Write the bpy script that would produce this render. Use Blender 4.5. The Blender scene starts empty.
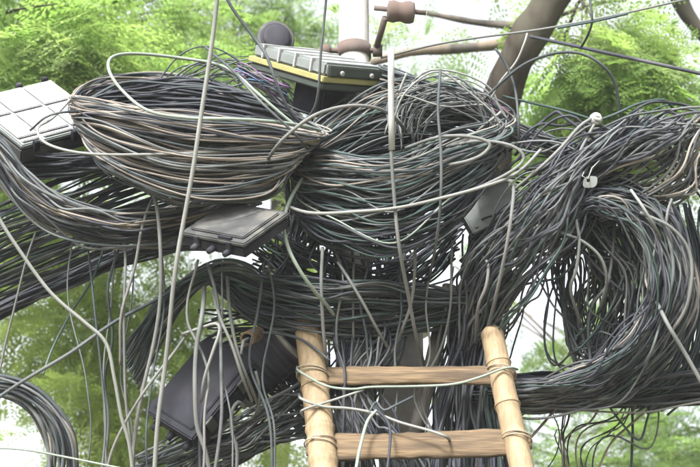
import bpy, math, random
import numpy as np
from mathutils import Vector, Matrix

rng = np.random.default_rng(7)
random.seed(7)
SC = bpy.context.scene
COL = SC.collection

# ------------------------------------------------------------------ camera
PITCH = math.radians(22)
CAM = np.array([0.0, 0.0, 1.6])
cam_d = bpy.data.cameras.new("camera")
cam_d.lens = 80; cam_d.sensor_width = 36
cam_d.clip_start = 0.1; cam_d.clip_end = 3000
cam_d.dof.use_dof = True
cam_d.dof.focus_distance = 3.95
cam_d.dof.aperture_fstop = 5.6
cam_o = bpy.data.objects.new("camera", cam_d)
COL.objects.link(cam_o)
cam_o.location = CAM
cam_o.rotation_euler = (math.radians(90) + PITCH, 0, 0)
SC.camera = cam_o

# ------------------------------------------------------------------ sky + sun
SUN_EL, SUN_AZ = math.radians(43), math.radians(205)      # azimuth clockwise from +Y
w = bpy.data.worlds.new("World"); SC.world = w; w.use_nodes = True
nt = w.node_tree; nt.nodes.clear()
sky = nt.nodes.new("ShaderNodeTexSky"); sky.sky_type = 'NISHITA'; sky.sun_disc = False
sky.sun_elevation = SUN_EL; sky.sun_rotation = SUN_AZ
sky.air_density = 1.0; sky.dust_density = 8.0; sky.ozone_density = 0.6
hs = nt.nodes.new("ShaderNodeHueSaturation"); hs.inputs["Saturation"].default_value = 0.25
bgn = nt.nodes.new("ShaderNodeBackground"); bgn.inputs["Strength"].default_value = 0.15
wo = nt.nodes.new("ShaderNodeOutputWorld")
nt.links.new(sky.outputs[0], hs.inputs["Color"]); nt.links.new(hs.outputs[0], bgn.inputs["Color"])
nt.links.new(bgn.outputs[0], wo.inputs["Surface"])
sun_d = bpy.data.lights.new("sun", 'SUN'); sun_d.energy = 2.6; sun_d.angle = math.radians(10)
sun_d.color = (1.0, 0.98, 0.95)
sun_o = bpy.data.objects.new("sun", sun_d); COL.objects.link(sun_o)
sdir = Vector((math.sin(SUN_AZ) * math.cos(SUN_EL), math.cos(SUN_AZ) * math.cos(SUN_EL), math.sin(SUN_EL)))
sun_o.rotation_euler = sdir.to_track_quat('Z', 'Y').to_euler()
SC.view_settings.view_transform = 'Standard'; SC.view_settings.look = 'None'
SC.view_settings.gamma = 1.0; SC.view_settings.exposure = 1.95
SC.render.engine = 'CYCLES'
SC.cycles.max_bounces = 10; SC.cycles.diffuse_bounces = 6; SC.cycles.transmission_bounces = 8
SC.cycles.use_denoising = True

# ------------------------------------------------------------------ coordinate helpers
RX = np.array([1.0, 0, 0])
UP = np.array([0, -math.sin(PITCH), math.cos(PITCH)])
FW = np.array([0, math.cos(PITCH), math.sin(PITCH)])
K = 36 / 80 / 700
def P(u, v, d=4.0):
    """world point seen at (u, v) of the 700x467 photograph when it stands d metres along the view axis"""
    return CAM + FW * d + RX * ((u - 350) * K * d) + UP * ((233.5 - v) * K * d)
def PA(pts):
    a = np.array([(p[0], p[1], p[2] if len(p) > 2 else 4.0) for p in pts], float)
    return CAM + a[:, 2:3] * FW + ((a[:, 0:1] - 350) * K * a[:, 2:3]) * RX + ((233.5 - a[:, 1:2]) * K * a[:, 2:3]) * UP
PX = K * 4.0      # one photograph pixel, in metres, 4 m away

def spline(C, closed=False, step=0.014):
    C = np.asarray(C, float); n = len(C)
    out = []
    segs = n if closed else n - 1
    for i in range(segs):
        if closed: p0, p1, p2, p3 = C[(i-1) % n], C[i], C[(i+1) % n], C[(i+2) % n]
        else:
            p1, p2 = C[i], C[i+1]
            p0 = C[i-1] if i > 0 else 2*p1 - p2
            p3 = C[i+2] if i + 2 < n else 2*p2 - p1
        m = max(3, int(np.linalg.norm(p2 - p1) / step))
        t = (np.arange(m) / m)[:, None]
        out.append(0.5 * ((2*p1) + (-p0+p2)*t + (2*p0-5*p1+4*p2-p3)*t*t + (-p0+3*p1-3*p2+p3)*t**3))
    if not closed: out.append(C[-1:])
    return np.concatenate(out)

def wander(pts, amp, closed=False, wl=0.22):
    """low frequency 3-D waviness"""
    if amp <= 0: return pts
    n = len(pts)
    d = np.r_[0, np.cumsum(np.linalg.norm(np.diff(pts, axis=0), axis=1))]
    L = max(d[-1], 1e-6)
    off = np.zeros_like(pts)
    for k in range(4):
        if closed: f = 2*math.pi*rng.integers(1, max(2, int(L/wl)) + 2) / L
        else: f = 2*math.pi / (wl * rng.uniform(0.6, 3.0))
        ph = rng.uniform(0, 2*math.pi, 3)
        a = rng.normal(0, 1, 3) * amp * 0.6
        off += a[None] * np.sin(d[:, None]*f + ph[None])
    return pts + off

def make_mesh(name, verts, faces_flat, loop_totals, smooth=True):
    me = bpy.data.meshes.new(name)
    me.vertices.add(len(verts)); me.vertices.foreach_set("co", np.ascontiguousarray(verts, dtype=np.float32).ravel())
    me.loops.add(len(faces_flat)); me.loops.foreach_set("vertex_index", np.asarray(faces_flat, np.int32))
    lt = np.asarray(loop_totals, np.int32)
    me.polygons.add(len(lt))
    me.polygons.foreach_set("loop_start", np.r_[0, np.cumsum(lt)[:-1]].astype(np.int32))
    me.polygons.foreach_set("loop_total", lt)
    me.polygons.foreach_set("use_smooth", np.full(len(lt), smooth))
    me.update(calc_edges=True)
    return me

def tube_arrays(pts, rad, sides=6, closed=False, flat=None):
    pts = np.asarray(pts, float); n = len(pts)
    rad = np.full(n, rad) if np.isscalar(rad) else np.asarray(rad, float)
    if closed: T = np.roll(pts, -1, 0) - np.roll(pts, 1, 0)
    else: T = np.gradient(pts, axis=0)
    T /= np.linalg.norm(T, axis=1)[:, None] + 1e-12
    N = np.zeros_like(T)
    a = np.array([0, 0, 1.0]) if abs(T[0][2]) < 0.9 else np.array([1.0, 0, 0])
    v = a - T[0]*np.dot(a, T[0]); N[0] = v/np.linalg.norm(v)
    for i in range(1, n):
        v = N[i-1] - T[i]*np.dot(N[i-1], T[i]); N[i] = v/(np.linalg.norm(v)+1e-12)
    if closed:      # spread the closing twist
        v = N[-1] - T[0]*np.dot(N[-1], T[0]); v /= np.linalg.norm(v)
        ang = math.atan2(np.dot(np.cross(v, N[0]), T[0]), np.dot(v, N[0]))
        B0 = np.cross(T, N); th = (np.arange(n)/n*ang)[:, None]
        N = N*np.cos(th) + B0*np.sin(th)
    B = np.cross(T, N)
    th = np.arange(sides)*2*math.pi/sides
    V = pts[:, None] + rad[:, None, None]*(N[:, None]*np.cos(th)[None, :, None] + B[:, None]*np.sin(th)[None, :, None])
    V = V.reshape(-1, 3)
    m = n if closed else n-1
    i = np.arange(m)[:, None]; j = np.arange(sides)[None]
    i2 = (i+1) % n; j2 = (j+1) % sides
    F = np.stack([i*sides+j, i*sides+j2, i2*sides+j2, i2*sides+j], -1).reshape(-1)
    LT = [4]*(m*sides)
    F = list(F)
    if not closed:
        F += list(range(sides-1, -1, -1)); F += [(n-1)*sides+k for k in range(sides)]; LT += [sides, sides]
    return V, F, LT

def link(name, me, mat, parent=None, origin=None):
    o = bpy.data.objects.new(name, me); COL.objects.link(o)
    if mat is not None:
        me.materials.clear(); me.materials.append(mat)
    if parent is not None: o.parent = parent
    if origin is not None: o.location = origin
    return o

def tag(o, label=None, cat=None, group=None, kind=None):
    if label: o["label"] = label
    if cat: o["category"] = cat
    if group: o["group"] = group
    if kind: o["kind"] = kind
    return o

def empty(name, loc, label, cat, group=None):
    o = bpy.data.objects.new(name, None); COL.objects.link(o)
    o.location = Vector([float(x) for x in loc]); o.empty_display_size = 0.05
    return tag(o, label, cat, group)

def tube(name, pts, rad, mat, parent=None, sides=8, closed=False):
    """tube as one object; world points, stored relative to its parent or its own middle"""
    pts = np.asarray(pts, float)
    org = np.array(parent.location) if parent is not None else pts.mean(0)
    V, F, LT = tube_arrays(pts - org, rad, sides, closed)
    return link(name, make_mesh(name, V, F, LT), mat, parent, None if parent is not None else Vector(org))

# ------------------------------------------------------------------ materials
def mat(name, col, rough=0.6, vary=0.25, scale=20.0, spec=0.4, bump=0.0, col2=None, c2scale=6.0, c2lo=0.45, c2hi=0.6, metal=0.0, translucent=0.0, stretch=None):
    m = bpy.data.materials.new(name); m.use_nodes = True
    t = m.node_tree; N = t.nodes; Lk = t.links
    b = N["Principled BSDF"]; out = N["Material Output"]
    b.inputs["Roughness"].default_value = rough; b.inputs["Metallic"].default_value = metal
    b.inputs["Specular IOR Level"].default_value = spec
    tc = N.new("ShaderNodeTexCoord"); src = tc.outputs["Object"]
    if stretch:
        mp = N.new("ShaderNodeMapping"); mp.inputs["Scale"].default_value = stretch
        Lk.new(src, mp.inputs["Vector"]); src = mp.outputs[0]
    nz = N.new("ShaderNodeTexNoise"); nz.inputs["Scale"].default_value = scale; nz.inputs["Detail"].default_value = 5
    Lk.new(src, nz.inputs["Vector"])
    rmp = N.new("ShaderNodeValToRGB")
    c = np.array(col)
    rmp.color_ramp.elements[0].position = 0.3; rmp.color_ramp.elements[1].position = 0.7
    rmp.color_ramp.elements[0].color = (*np.clip(c*(1-vary), 0, 1), 1); rmp.color_ramp.elements[1].color = (*np.clip(c*(1+vary), 0, 1), 1)
    Lk.new(nz.outputs["Fac"], rmp.inputs["Fac"]); cur = rmp.outputs["Color"]
    if col2 is not None:
        n2 = N.new("ShaderNodeTexNoise"); n2.inputs["Scale"].default_value = c2scale; n2.inputs["Detail"].default_value = 6
        Lk.new(src, n2.inputs["Vector"])
        mr = N.new("ShaderNodeMapRange"); mr.inputs["From Min"].default_value = c2lo; mr.inputs["From Max"].default_value = c2hi
        Lk.new(n2.outputs["Fac"], mr.inputs["Value"])
        mx = N.new("ShaderNodeMix"); mx.data_type = 'RGBA'
        Lk.new(mr.outputs[0], mx.inputs["Factor"]); Lk.new(cur, mx.inputs["A"]); mx.inputs["B"].default_value = (*col2, 1)
        cur = mx.outputs["Result"]
    Lk.new(cur, b.inputs["Base Color"])
    if bump:
        bp = N.new("ShaderNodeBump"); bp.inputs["Strength"].default_value = bump; bp.inputs["Distance"].default_value = 0.004
        Lk.new(nz.outputs["Fac"], bp.inputs["Height"]); Lk.new(bp.outputs[0], b.inputs["Normal"])
    if translucent:
        tr = N.new("ShaderNodeBsdfTranslucent"); ms = N.new("ShaderNodeMixShader"); ms.inputs[0].default_value = translucent
        gm = N.new("ShaderNodeMix"); gm.data_type = 'RGBA'; gm.blend_type = 'MULTIPLY'; gm.inputs["Factor"].default_value = 1; gm.inputs["B"].default_value = (1.55, 1.65, 1.15, 1); Lk.new(cur, gm.inputs["A"]); Lk.new(gm.outputs["Result"], tr.inputs["Color"]); Lk.new(b.outputs[0], ms.inputs[1]); Lk.new(tr.outputs[0], ms.inputs[2])
        Lk.new(ms.outputs[0], out.inputs["Surface"])
    return m

M = {}
dust = (0.26, 0.24, 0.22)
M['black']    = mat("cable_black", (0.019, 0.021, 0.029), 0.68, 0.4, 9, 0.22, col2=(0.055, 0.056, 0.062), c2scale=5, c2lo=0.5, c2hi=0.72)
M['charcoal'] = mat("cable_charcoal", (0.029, 0.036, 0.040), 0.68, 0.3, 9, 0.22, col2=(0.075, 0.080, 0.080), c2scale=4, c2lo=0.48, c2hi=0.7)
M['grey']     = mat("cable_grey", (0.070, 0.077, 0.080), 0.68, 0.25, 9, 0.22, col2=(0.05, 0.05, 0.055), c2scale=4, c2lo=0.52, c2hi=0.7)
M['brown']    = mat("cable_brown", (0.118, 0.104, 0.092), 0.75, 0.25, 9, 0.22, col2=(0.185, 0.170, 0.150), c2scale=4, c2lo=0.45, c2hi=0.66)
M['green']    = mat("cable_green", (0.020, 0.036, 0.034), 0.68, 0.3, 9, 0.22, col2=(0.055, 0.076, 0.070), c2scale=4, c2lo=0.52, c2hi=0.75)
M['pale']     = mat("cable_pale", (0.135, 0.140, 0.134), 0.68, 0.15, 12, 0.22, col2=(0.095, 0.097, 0.095), c2scale=6, c2lo=0.5, c2hi=0.7)
M['palegreen']= mat("cable_pale_green", (0.14, 0.17, 0.145), 0.68, 0.15, 12, 0.22, col2=(0.11, 0.13, 0.11), c2scale=6, c2lo=0.5, c2hi=0.7)
M['silver']   = mat('cable_silver', (0.082, 0.088, 0.086), 0.68, 0.2, 12, 0.22, col2=(0.10, 0.097, 0.097), c2scale=6, c2lo=0.5, c2hi=0.7)
M['blue']     = mat("wire_blue", (0.04, 0.09, 0.17), 0.5, 0.2)
M['purple']   = mat("wire_purple", (0.10, 0.05, 0.12), 0.5, 0.2)
M['pink']     = mat("wire_pink", (0.19, 0.10, 0.14), 0.5, 0.2)
M['bamboo']   = mat("bamboo", (0.185, 0.138, 0.082), 0.7, 0.22, 170, 0.3, bump=0.35, col2=(0.115, 0.085, 0.052), c2scale=34, c2lo=0.46, c2hi=0.74, stretch=(1, 1, 0.12))
M['bamboo_cut'] = mat("bamboo_cut", (0.098, 0.070, 0.042), 0.85, 0.38, 210, 0.2, bump=0.6, col2=(0.038, 0.028, 0.020), c2scale=46, c2lo=0.44, c2hi=0.66, stretch=(0.08, 1, 1))
M['node']     = mat("bamboo_node", (0.15, 0.105, 0.06), 0.7, 0.2)
M['lash']     = mat("lashing", (0.20, 0.17, 0.125), 0.7, 0.2)
M['pole']     = mat("pole_paint", (0.28, 0.278, 0.268), 0.7, 0.10, 25, 0.4, bump=0.2, col2=(0.17, 0.155, 0.13), c2scale=22, c2lo=0.53, c2hi=0.68, stretch=(1, 1, 0.4))
M['concrete'] = mat("concrete", (0.15, 0.15, 0.142), 0.9, 0.2, 18, 0.2, bump=0.5, col2=(0.07, 0.073, 0.068), c2scale=5, c2lo=0.5, c2hi=0.68)
M['whitebox'] = mat("white_plastic", (0.285, 0.285, 0.30), 0.6, 0.08, 20, 0.3, col2=(0.17, 0.168, 0.165), c2scale=18, c2lo=0.55, c2hi=0.75)
M['greybox']  = mat("grey_plastic", (0.036, 0.038, 0.038), 0.7, 0.2, 30, 0.2, bump=0.2, col2=(0.075, 0.073, 0.068), c2scale=14, c2lo=0.48, c2hi=0.66)
M['ltbox']    = mat("light_grey_plastic", (0.125, 0.140, 0.138), 0.65, 0.12, 20, 0.25, col2=(0.075, 0.083, 0.080), c2scale=16, c2lo=0.5, c2hi=0.7)
M['blackbox'] = mat("black_plastic", (0.012, 0.013, 0.018), 0.75, 0.2, 10, 0.15, col2=(0.034, 0.033, 0.04), c2scale=7, c2lo=0.5, c2hi=0.7)
M['yellow']   = mat("yellow_seal", (0.20, 0.19, 0.075), 0.7, 0.12, 20, 0.4, col2=(0.17, 0.165, 0.075), c2scale=9, c2lo=0.52, c2hi=0.7)
M['darkgreen']= mat("dark_green_plastic", (0.028, 0.036, 0.030), 0.6, 0.2)
M['white']    = mat("white_fitting", (0.21, 0.215, 0.215), 0.6, 0.15)
M['rust']     = mat("rusty_metal", (0.075, 0.062, 0.056), 1.0, 0.3, 20, 0.3, bump=0.4, col2=(0.075, 0.055, 0.048), c2scale=12)
M['steel']    = mat("dull_steel", (0.20, 0.20, 0.20), 0.55, 0.2, 20, 0.5, metal=0.6)
M['bark']     = mat("bark", (0.026, 0.022, 0.018), 1.0, 0.35, 30, 0.04, bump=1.0, col2=(0.045, 0.042, 0.033), c2scale=7, stretch=(1, 1, 0.4))
M['palebark'] = mat("pale_bark", (0.062, 0.058, 0.052), 1.0, 0.3, 30, 0.04, bump=1.0, col2=(0.13, 0.11, 0.085), c2scale=7, stretch=(1, 1, 0.4))  # serves pale wood and also limbs lightened to imitate flare
M['leaf_bright'] = mat("leaf_bright", (0.130, 0.200, 0.062), 0.5, 0.35, 4, 0.3, col2=(0.17, 0.23, 0.085), c2scale=2.5, translucent=0.6)
M['leaf_mid']    = mat("leaf_mid", (0.165, 0.220, 0.070), 0.5, 0.4, 4, 0.3, col2=(0.20, 0.25, 0.09), c2scale=2.5, translucent=0.6)
M['leaf_pale']   = mat("leaf_pale", (0.14, 0.20, 0.075), 0.5, 0.35, 4, 0.3, col2=(0.08, 0.13, 0.04), c2scale=2.5, translucent=0.6)
M['ground']   = mat("ground_soil", (0.20, 0.175, 0.13), 0.95, 0.25, 0.8, 0.1, bump=0.6, col2=(0.10, 0.13, 0.05), c2scale=0.15)

# ------------------------------------------------------------------ ground
def ground():
    n = 24; R = 1500.0
    V = [(0, 0, 0)]; F = []
    for r in (6, 20, 80, 400, R):
        for k in range(n): V.append((r*math.cos(2*math.pi*k/n), 6 + r*math.sin(2*math.pi*k/n), 0))
    for k in range(n): F.append((0, 1+k, 1+(k+1) % n))
    for q in range(4):
        for k in range(n):
            a = 1+q*n+k; b = 1+q*n+(k+1) % n; F.append((a, a+n, b+n, b))
    me = bpy.data.meshes.new("ground"); me.from_pydata(V, [], F)
    tag(link("ground", me, M['ground']), kind="structure", label="bare earth ground below the cables")
ground()

# ------------------------------------------------------------------ trees
def frond_template(npin=6, nleaf=6, L=0.30, seed=0):
    """twice-feathered leaf: rachis along +x, pinnae either side, small leaflets on each; real folded leaflet quads"""
    r = np.random.default_rng(seed)
    V, F = [], []
    def leaflet(p, d, s, up):
        d = d/np.linalg.norm(d); side = np.cross(up, d); side /= np.linalg.norm(side)+1e-9
        b = len(V); wdt = s*0.22
        V.extend([p, p + d*s*0.5 + side*wdt - up*s*0.05, p + d*s, p + d*s*0.5 - side*wdt - up*s*0.05])
        F.append((b, b+1, b+2, b+3))
    up = np.array([0, 0, 1.0])
    def rach(t): return np.array([L*t, 0, -0.30*L*t*t])
    for i in range(npin):
        t = 0.16 + 0.84*i/(npin-1)
        p0 = rach(t); plen = L*0.46*(math.sin(math.pi*(0.18+0.72*t))**0.7)
        for sgn in (-1, 1):
            ang = math.radians(62 - 34*t + r.uniform(-7, 7))
            d = np.array([math.cos(ang), sgn*math.sin(ang), r.uniform(-0.25, 0.05)])
            for j in range(nleaf):
                q = (j+0.8)/nleaf
                pp = p0 + d*plen*q + np.array([0, 0, -0.10*plen*q*q])
                s = L*0.098*(1.15-0.4*q)
                for s2 in (-1, 1):
                    a2 = ang*sgn + s2*math.radians(60)
                    dd = np.array([math.cos(a2), math.sin(a2), r.uniform(-0.35, 0.15)])
                    leaflet(pp, dd, s, up)
    # slender rachis
    for a in range(4):
        p, q = rach(a/4), rach((a+1)/4); b = len(V); h = L*0.008
        V.extend([p+[0, h, 0], q+[0, h, 0], q-[0, h, 0], p-[0, h, 0]]); F.append((b, b+1, b+2, b+3))
    return np.array(V), np.array(F)
TEMPL = [frond_template(seed=s) for s in range(4)]

def crown_mesh(name, clusters, origin, size=1.0, droop=0.35):
    """clusters: (centre, radii, count, bias direction); every frond is placed inside the crown's own volume"""
    Vs, Fs = [], []; base = 0
    for (c, rad, n, bias) in clusters:
        c = np.asarray(c); rad = np.asarray(rad)
        for k in range(n):
            d = rng.normal(0, 1, 3); d /= np.linalg.norm(d)
            pos = c + d*rad*rng.uniform(0.25, 1.0)**0.5
            x = d*0.7 + rng.normal(0, 0.35, 3) + np.asarray(bias); x[2] -= droop
            x /= np.linalg.norm(x)
            z = np.array([0, 0, 1.0]) + rng.normal(0, 0.35, 3); y = np.cross(z, x); y /= np.linalg.norm(y); z = np.cross(x, y)
            V, F = TEMPL[rng.integers(4)]
            s = size*rng.uniform(0.65, 1.25)
            Vs.append((V*s) @ np.array([x, y, z]) + pos - origin); Fs.append(F + base); base += len(V)
    V = np.concatenate(Vs); F = np.concatenate(Fs)
    return make_mesh(name, V, F.reshape(-1), np.full(len(F), 4), smooth=False)

def limb(pts, r0, r1, m, parent, name="limb", amp=0.02, step=0.06, sides=10):
    p = wander(spline(pts, step=step), amp, wl=0.9)
    r = np.linspace(r0, r1, len(p)); r *= 1 + 0.08*np.sin(np.arange(len(p))*1.7 + rng.uniform(0, 6))
    return tube(name, p, r, m, parent, sides)

def groundpt(u, v, d, z=-0.05):
    p = P(u, v, d); p[2] = z; return p

def cl(u, v, d, ru, rv, rd, n, bias=(0, 0, 0)):
    s = K*d
    return (P(u, v, d), (ru*s, rd, rv*s), n, bias)

def branches_to(clusters, start, m, parent, r0=0.022, k=1):
    for c in clusters[::k]:
        mid = (start + c[0])/2 + np.array([rng.uniform(-.15, .15), rng.uniform(-.1, .1), rng.uniform(0.0, .25)])
        limb([start, mid, c[0]], r0, 0.004, m, parent, name="branch", amp=0.02, sides=7)
        for q in range(2):
            e = c[0] + rng.normal(0, 1, 3)*np.asarray(c[1])*0.5
            limb([mid, (mid+e)/2 + [0, 0, .05], e], r0*0.4, 0.003, m, parent, name="branch", amp=0.015, sides=5)

# tree far left: bright crown over the top left corner
def tree_a():
    base = groundpt(-190, 233, 6.6)
    t = empty("feathery_leaved_tree", base, "tall feathery leaved tree with bright yellow green fronds over the white terminal box", "tree")
    fork = P(-150, 120, 6.6)
    limb([base, (base+fork)/2 + [0.1, 0, 0], fork], 0.16, 0.09, M['bark'], t, "trunk", 0.03)
    cls = [cl(10, 20, 6.2, 50, 30, .35, 70, (.5, 0, -.1)), cl(60, 52, 5.9, 48, 20, .25, 90, (.6, 0, -.3)), cl(30, 70, 5.9, 50, 18, .25, 70, (.6, 0, -.3)),
           cl(-20, 60, 6.2, 50, 40, .3, 60, (.5, 0, 0)), cl(72, 14, 6.5, 36, 16, .3, 32, (.5, 0, 0)), cl(125, 6, 6.8, 50, 22, .35, 18, (.5, 0, 0)),
           cl(108, 42, 6.6, 20, 12, .25, 8, (.5, 0, -.2)), cl(165, 40, 7.0, 36, 26, .35, 15, (.3, 0, -.2)), cl(195, 8, 7.2, 34, 20, .35, 14, (.3, 0, 0)),
           cl(-40, 0, 6.6, 70, 50, .4, 70), cl(20, 100, 6.4, 60, 20, .3, 50, (.5, 0, -.2)), cl(120, 74, 7.0, 60, 8, .3, 12)]
    o = link("crown", crown_mesh("crown", cls, base, 1.0), M['leaf_bright'], t)
    branches_to(cls, fork, M['bark'], t, 0.03)
    limb([P(118, 26, 6.7), P(150, 38, 6.7), P(185, 56, 6.8), P(240, 74, 6.9)], 0.016, 0.008, M['bark'], t, "branch", 0.004)
tree_a()

# tree behind the left half
def tree_b():
    base = groundpt(95, 233, 7.6)
    t = empty("shade_tree", base, "mid green shade tree filling the gap behind the hanging cables on the left", "tree")
    fork = P(110, 330, 7.6)
    limb([base, (base+fork)/2 + [0.05, 0, 0], fork], 0.12, 0.08, M['bark'], t, "trunk", 0.03)
    cls = []
    for (u, v, ru, rv, n) in [(40, 245, 60, 30, 90), (110, 265, 50, 30, 90), (60, 300, 50, 26, 80), (135, 300, 44, 28, 80), (90, 345, 46, 26, 80), (120, 385, 48, 28, 90),
                              (170, 350, 44, 36, 60), (100, 425, 34, 26, 70), (150, 440, 50, 30, 80), (230, 300, 40, 30, 60), (270, 360, 40, 40, 70), (215, 440, 60, 34, 60),
                              (290, 420, 40, 40, 50), (160, 400, 60, 40, 60), (60, 330, 60, 30, 50), (50, 320, 26, 14, 26), (85, 395, 22, 20, 30), (20, 205, 50, 24, 70), (95, 200, 60, 26, 70), (60, 172, 60, 22, 50), (190, 235, 60, 26, 50),
                              (260, 205, 50, 24, 40), (-20, 250, 40, 40, 40), (140, 490, 60, 24, 50), (330, 280, 50, 40, 40), (350, 440, 60, 40, 50)]:
        cls.append(cl(u, v, 7.2 + rng.uniform(-.5, .5), ru*0.9, rv*0.9, .35, int(n*0.42)))
    link("crown", crown_mesh("crown", cls, base, 0.92), M['leaf_mid'], t)
    branches_to(cls, fork, M['bark'], t, 0.02, 2)
tree_b()

# big leaning tree behind the right half
def tree_c():
    base = groundpt(480, 233, 6.4)
    t = empty("leaning_tree", base, "thick dark tree limb leaning up to the right behind the cable coils", "tree")
    limb([base, P(478, 400, 6.1), P(484, 290, 6.0), P(490, 170, 5.9), P(502, 98, 5.8), P(526, 45, 5.75), P(552, 5, 5.75), P(580, -60, 5.75), P(600, -150, 5.9)], 0.088, 0.066, M['bark'], t, "trunk", 0.012)
    limb([P(545, 22, 6.3), P(505, 40, 6.2), P(455, 48, 6.1), P(410, 54, 6.0), P(372, 66, 6.0)], 0.026, 0.015, M['palebark'], t, "limb", 0.012)  # lens flare over these two limbs is put into their pale bark colour
    limb([P(530, 30, 6.3), P(490, 24, 6.4), P(455, 16, 6.4), P(425, 12, 6.4)], 0.018, 0.010, M['palebark'], t, "limb", 0.012)
    limb([P(585, -50, 6.3), P(660, -60, 6.5), P(684, -12, 6.6), P(702, 25, 6.6), P(728, 60, 6.6)], 0.045, 0.030, M['bark'], t, "limb", 0.012)
    limb([P(530, 45, 6.3), P(560, 44, 6.2), P(590, 48, 6.1), P(640, 60, 6.0)], 0.012, 0.006, M['bark'], t, "branch", 0.006)
    limb([P(548, 20, 6.3), P(600, 5, 6.3), P(625, 2, 6.4)], 0.010, 0.005, M['bark'], t, "branch", 0.006)
    cls = [cl(592, 74, 6.0, 36, 26, .25, 90, (.1, 0, -.3)), cl(610, 50, 6.1, 34, 18, .25, 50, (.4, 0, -.3)), cl(630, 80, 6.0, 30, 24, .25, 50, (.3, 0, -.4)),
           cl(566, 106, 6.2, 34, 18, .3, 56, (0, 0, -.3)), cl(620, 112, 6.3, 40, 20, .3, 50), cl(665, 75, 6.6, 30, 36, .3, 16), cl(690, 110, 6.6, 30, 40, .3, 16),
           cl(604, 14, 6.5, 22, 14, .3, 14), cl(470, 6, 6.8, 34, 8, .3, 6), cl(545, 130, 6.5, 30, 16, .3, 34), cl(640, 140, 6.6, 40, 20, .3, 30),
           cl(418, 4, 6.8, 24, 8, .2, 6), cl(388, 42, 6.3, 8, 7, .1, 5), cl(535, 165, 6.6, 26, 14, .3, 26), cl(640, 205, 6.6, 46, 24, .3, 46)]
    link("crown", crown_mesh("crown", cls, base, 0.8), M['leaf_bright'], t)
    branches_to(cls[:8], P(560, 40, 6.4), M['bark'], t, 0.009, 2)
tree_c()

# far sparse tree lower right
def tree_d():
    base = groundpt(720, 233, 9.0)
    t = empty("sparse_tree", base, "sparse pale green tree showing white sky below the right hand cable bundle", "tree")
    fork = P(700, 500, 9.0)
    limb([base, (base+fork)/2, fork], 0.12, 0.08, M['palebark'], t, "trunk", 0.03)
    cls = [cl(560, 440, 8.5, 34, 30, .4, 22), cl(600, 425, 8.8, 30, 20, .4, 10), cl(625, 460, 8.4, 40, 20, .4, 36), cl(670, 440, 8.6, 44, 30, .4, 34), cl(560, 470, 8.5, 40, 16, .4, 20),
           cl(690, 465, 8.2, 40, 24, .4, 34), cl(640, 410, 9.0, 20, 12, .4, 6), cl(450, 260, 9.0, 22, 26, .4, 9), cl(540, 320, 9.0, 34, 36, .4, 14), cl(640, 330, 9.0, 40, 50, .4, 40),
           cl(500, 440, 8.8, 30, 30, .4, 20), cl(720, 420, 8.8, 40, 40, .4, 40), cl(620, 350, 9.0, 50, 24, .4, 24)]
    link("crown", crown_mesh("crown", cls, base, 1.0), M['leaf_pale'], t)
    branches_to(cls, fork, M['palebark'], t, 0.02, 1)
tree_d()

# light green tree behind the pole head
def tree_e():
    base = groundpt(285, 233, 9.5)
    t = empty("young_tree", base, "light green tree crown seen through gaps just left of the white pole", "tree")
    fork = P(280, 150, 9.5)
    limb([base, (base+fork)/2, fork], 0.11, 0.06, M['palebark'], t, "trunk", 0.03)
    cls = [cl(240, 20, 9.2, 34, 24, .4, 26), cl(285, 15, 9.0, 36, 22, .4, 24), cl(210, 50, 9.0, 40, 24, .4, 44), cl(262, 60, 9.2, 40, 20, .4, 40), cl(315, 45, 9.3, 18, 20, .3, 14),
           cl(200, 85, 9.0, 60, 20, .4, 40), cl(300, 100, 9.0, 60, 26, .4, 44), cl(390, 90, 9.3, 40, 20, .4, 8), cl(225, -10, 9.2, 60, 16, .4, 40)]
    link("crown", crown_mesh("crown", cls, base, 1.05), M['leaf_pale'], t)
    branches_to(cls, fork, M['palebark'], t, 0.018, 1)
tree_e()

# ------------------------------------------------------------------ haze: thin volume added to lift the shadows like lens veil
def haze():
    import bmesh
    bm = bmesh.new(); bmesh.ops.create_cube(bm, size=1)
    for v in bm.verts: v.co = Vector((v.co.x*40, 8 + v.co.y*40, 5.5 + v.co.z*13))
    me = bpy.data.meshes.new("haze"); bm.to_mesh(me); bm.free()
    m = bpy.data.materials.new("haze_veil"); m.use_nodes = True; m.node_tree.nodes.clear()
    pv = m.node_tree.nodes.new("ShaderNodeVolumePrincipled"); o = m.node_tree.nodes.new("ShaderNodeOutputMaterial")
    pv.inputs["Color"].default_value = (0.93, 0.96, 1.0, 1); pv.inputs["Density"].default_value = 0.0024; pv.inputs["Anisotropy"].default_value = 0.2
    m.node_tree.links.new(pv.outputs[0], o.inputs["Volume"])
    tag(link("haze", me, m), kind="stuff", label="thin pale haze added to lift the shadows")
haze()
SC.cycles.volume_bounces = 0

# ------------------------------------------------------------------ poles and ladder
def lathe_tube(name, p0, p1, prof, m, parent, sides=24, flatten=None):
    p0 = np.asarray(p0, float); p1 = np.asarray(p1, float)
    ts = np.array([a for a, _ in prof]); rs = np.array([b for _, b in prof])
    pts = p0 + (p1-p0)*ts[:, None]
    return tube(name, pts, rs, m, parent, sides)

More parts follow.
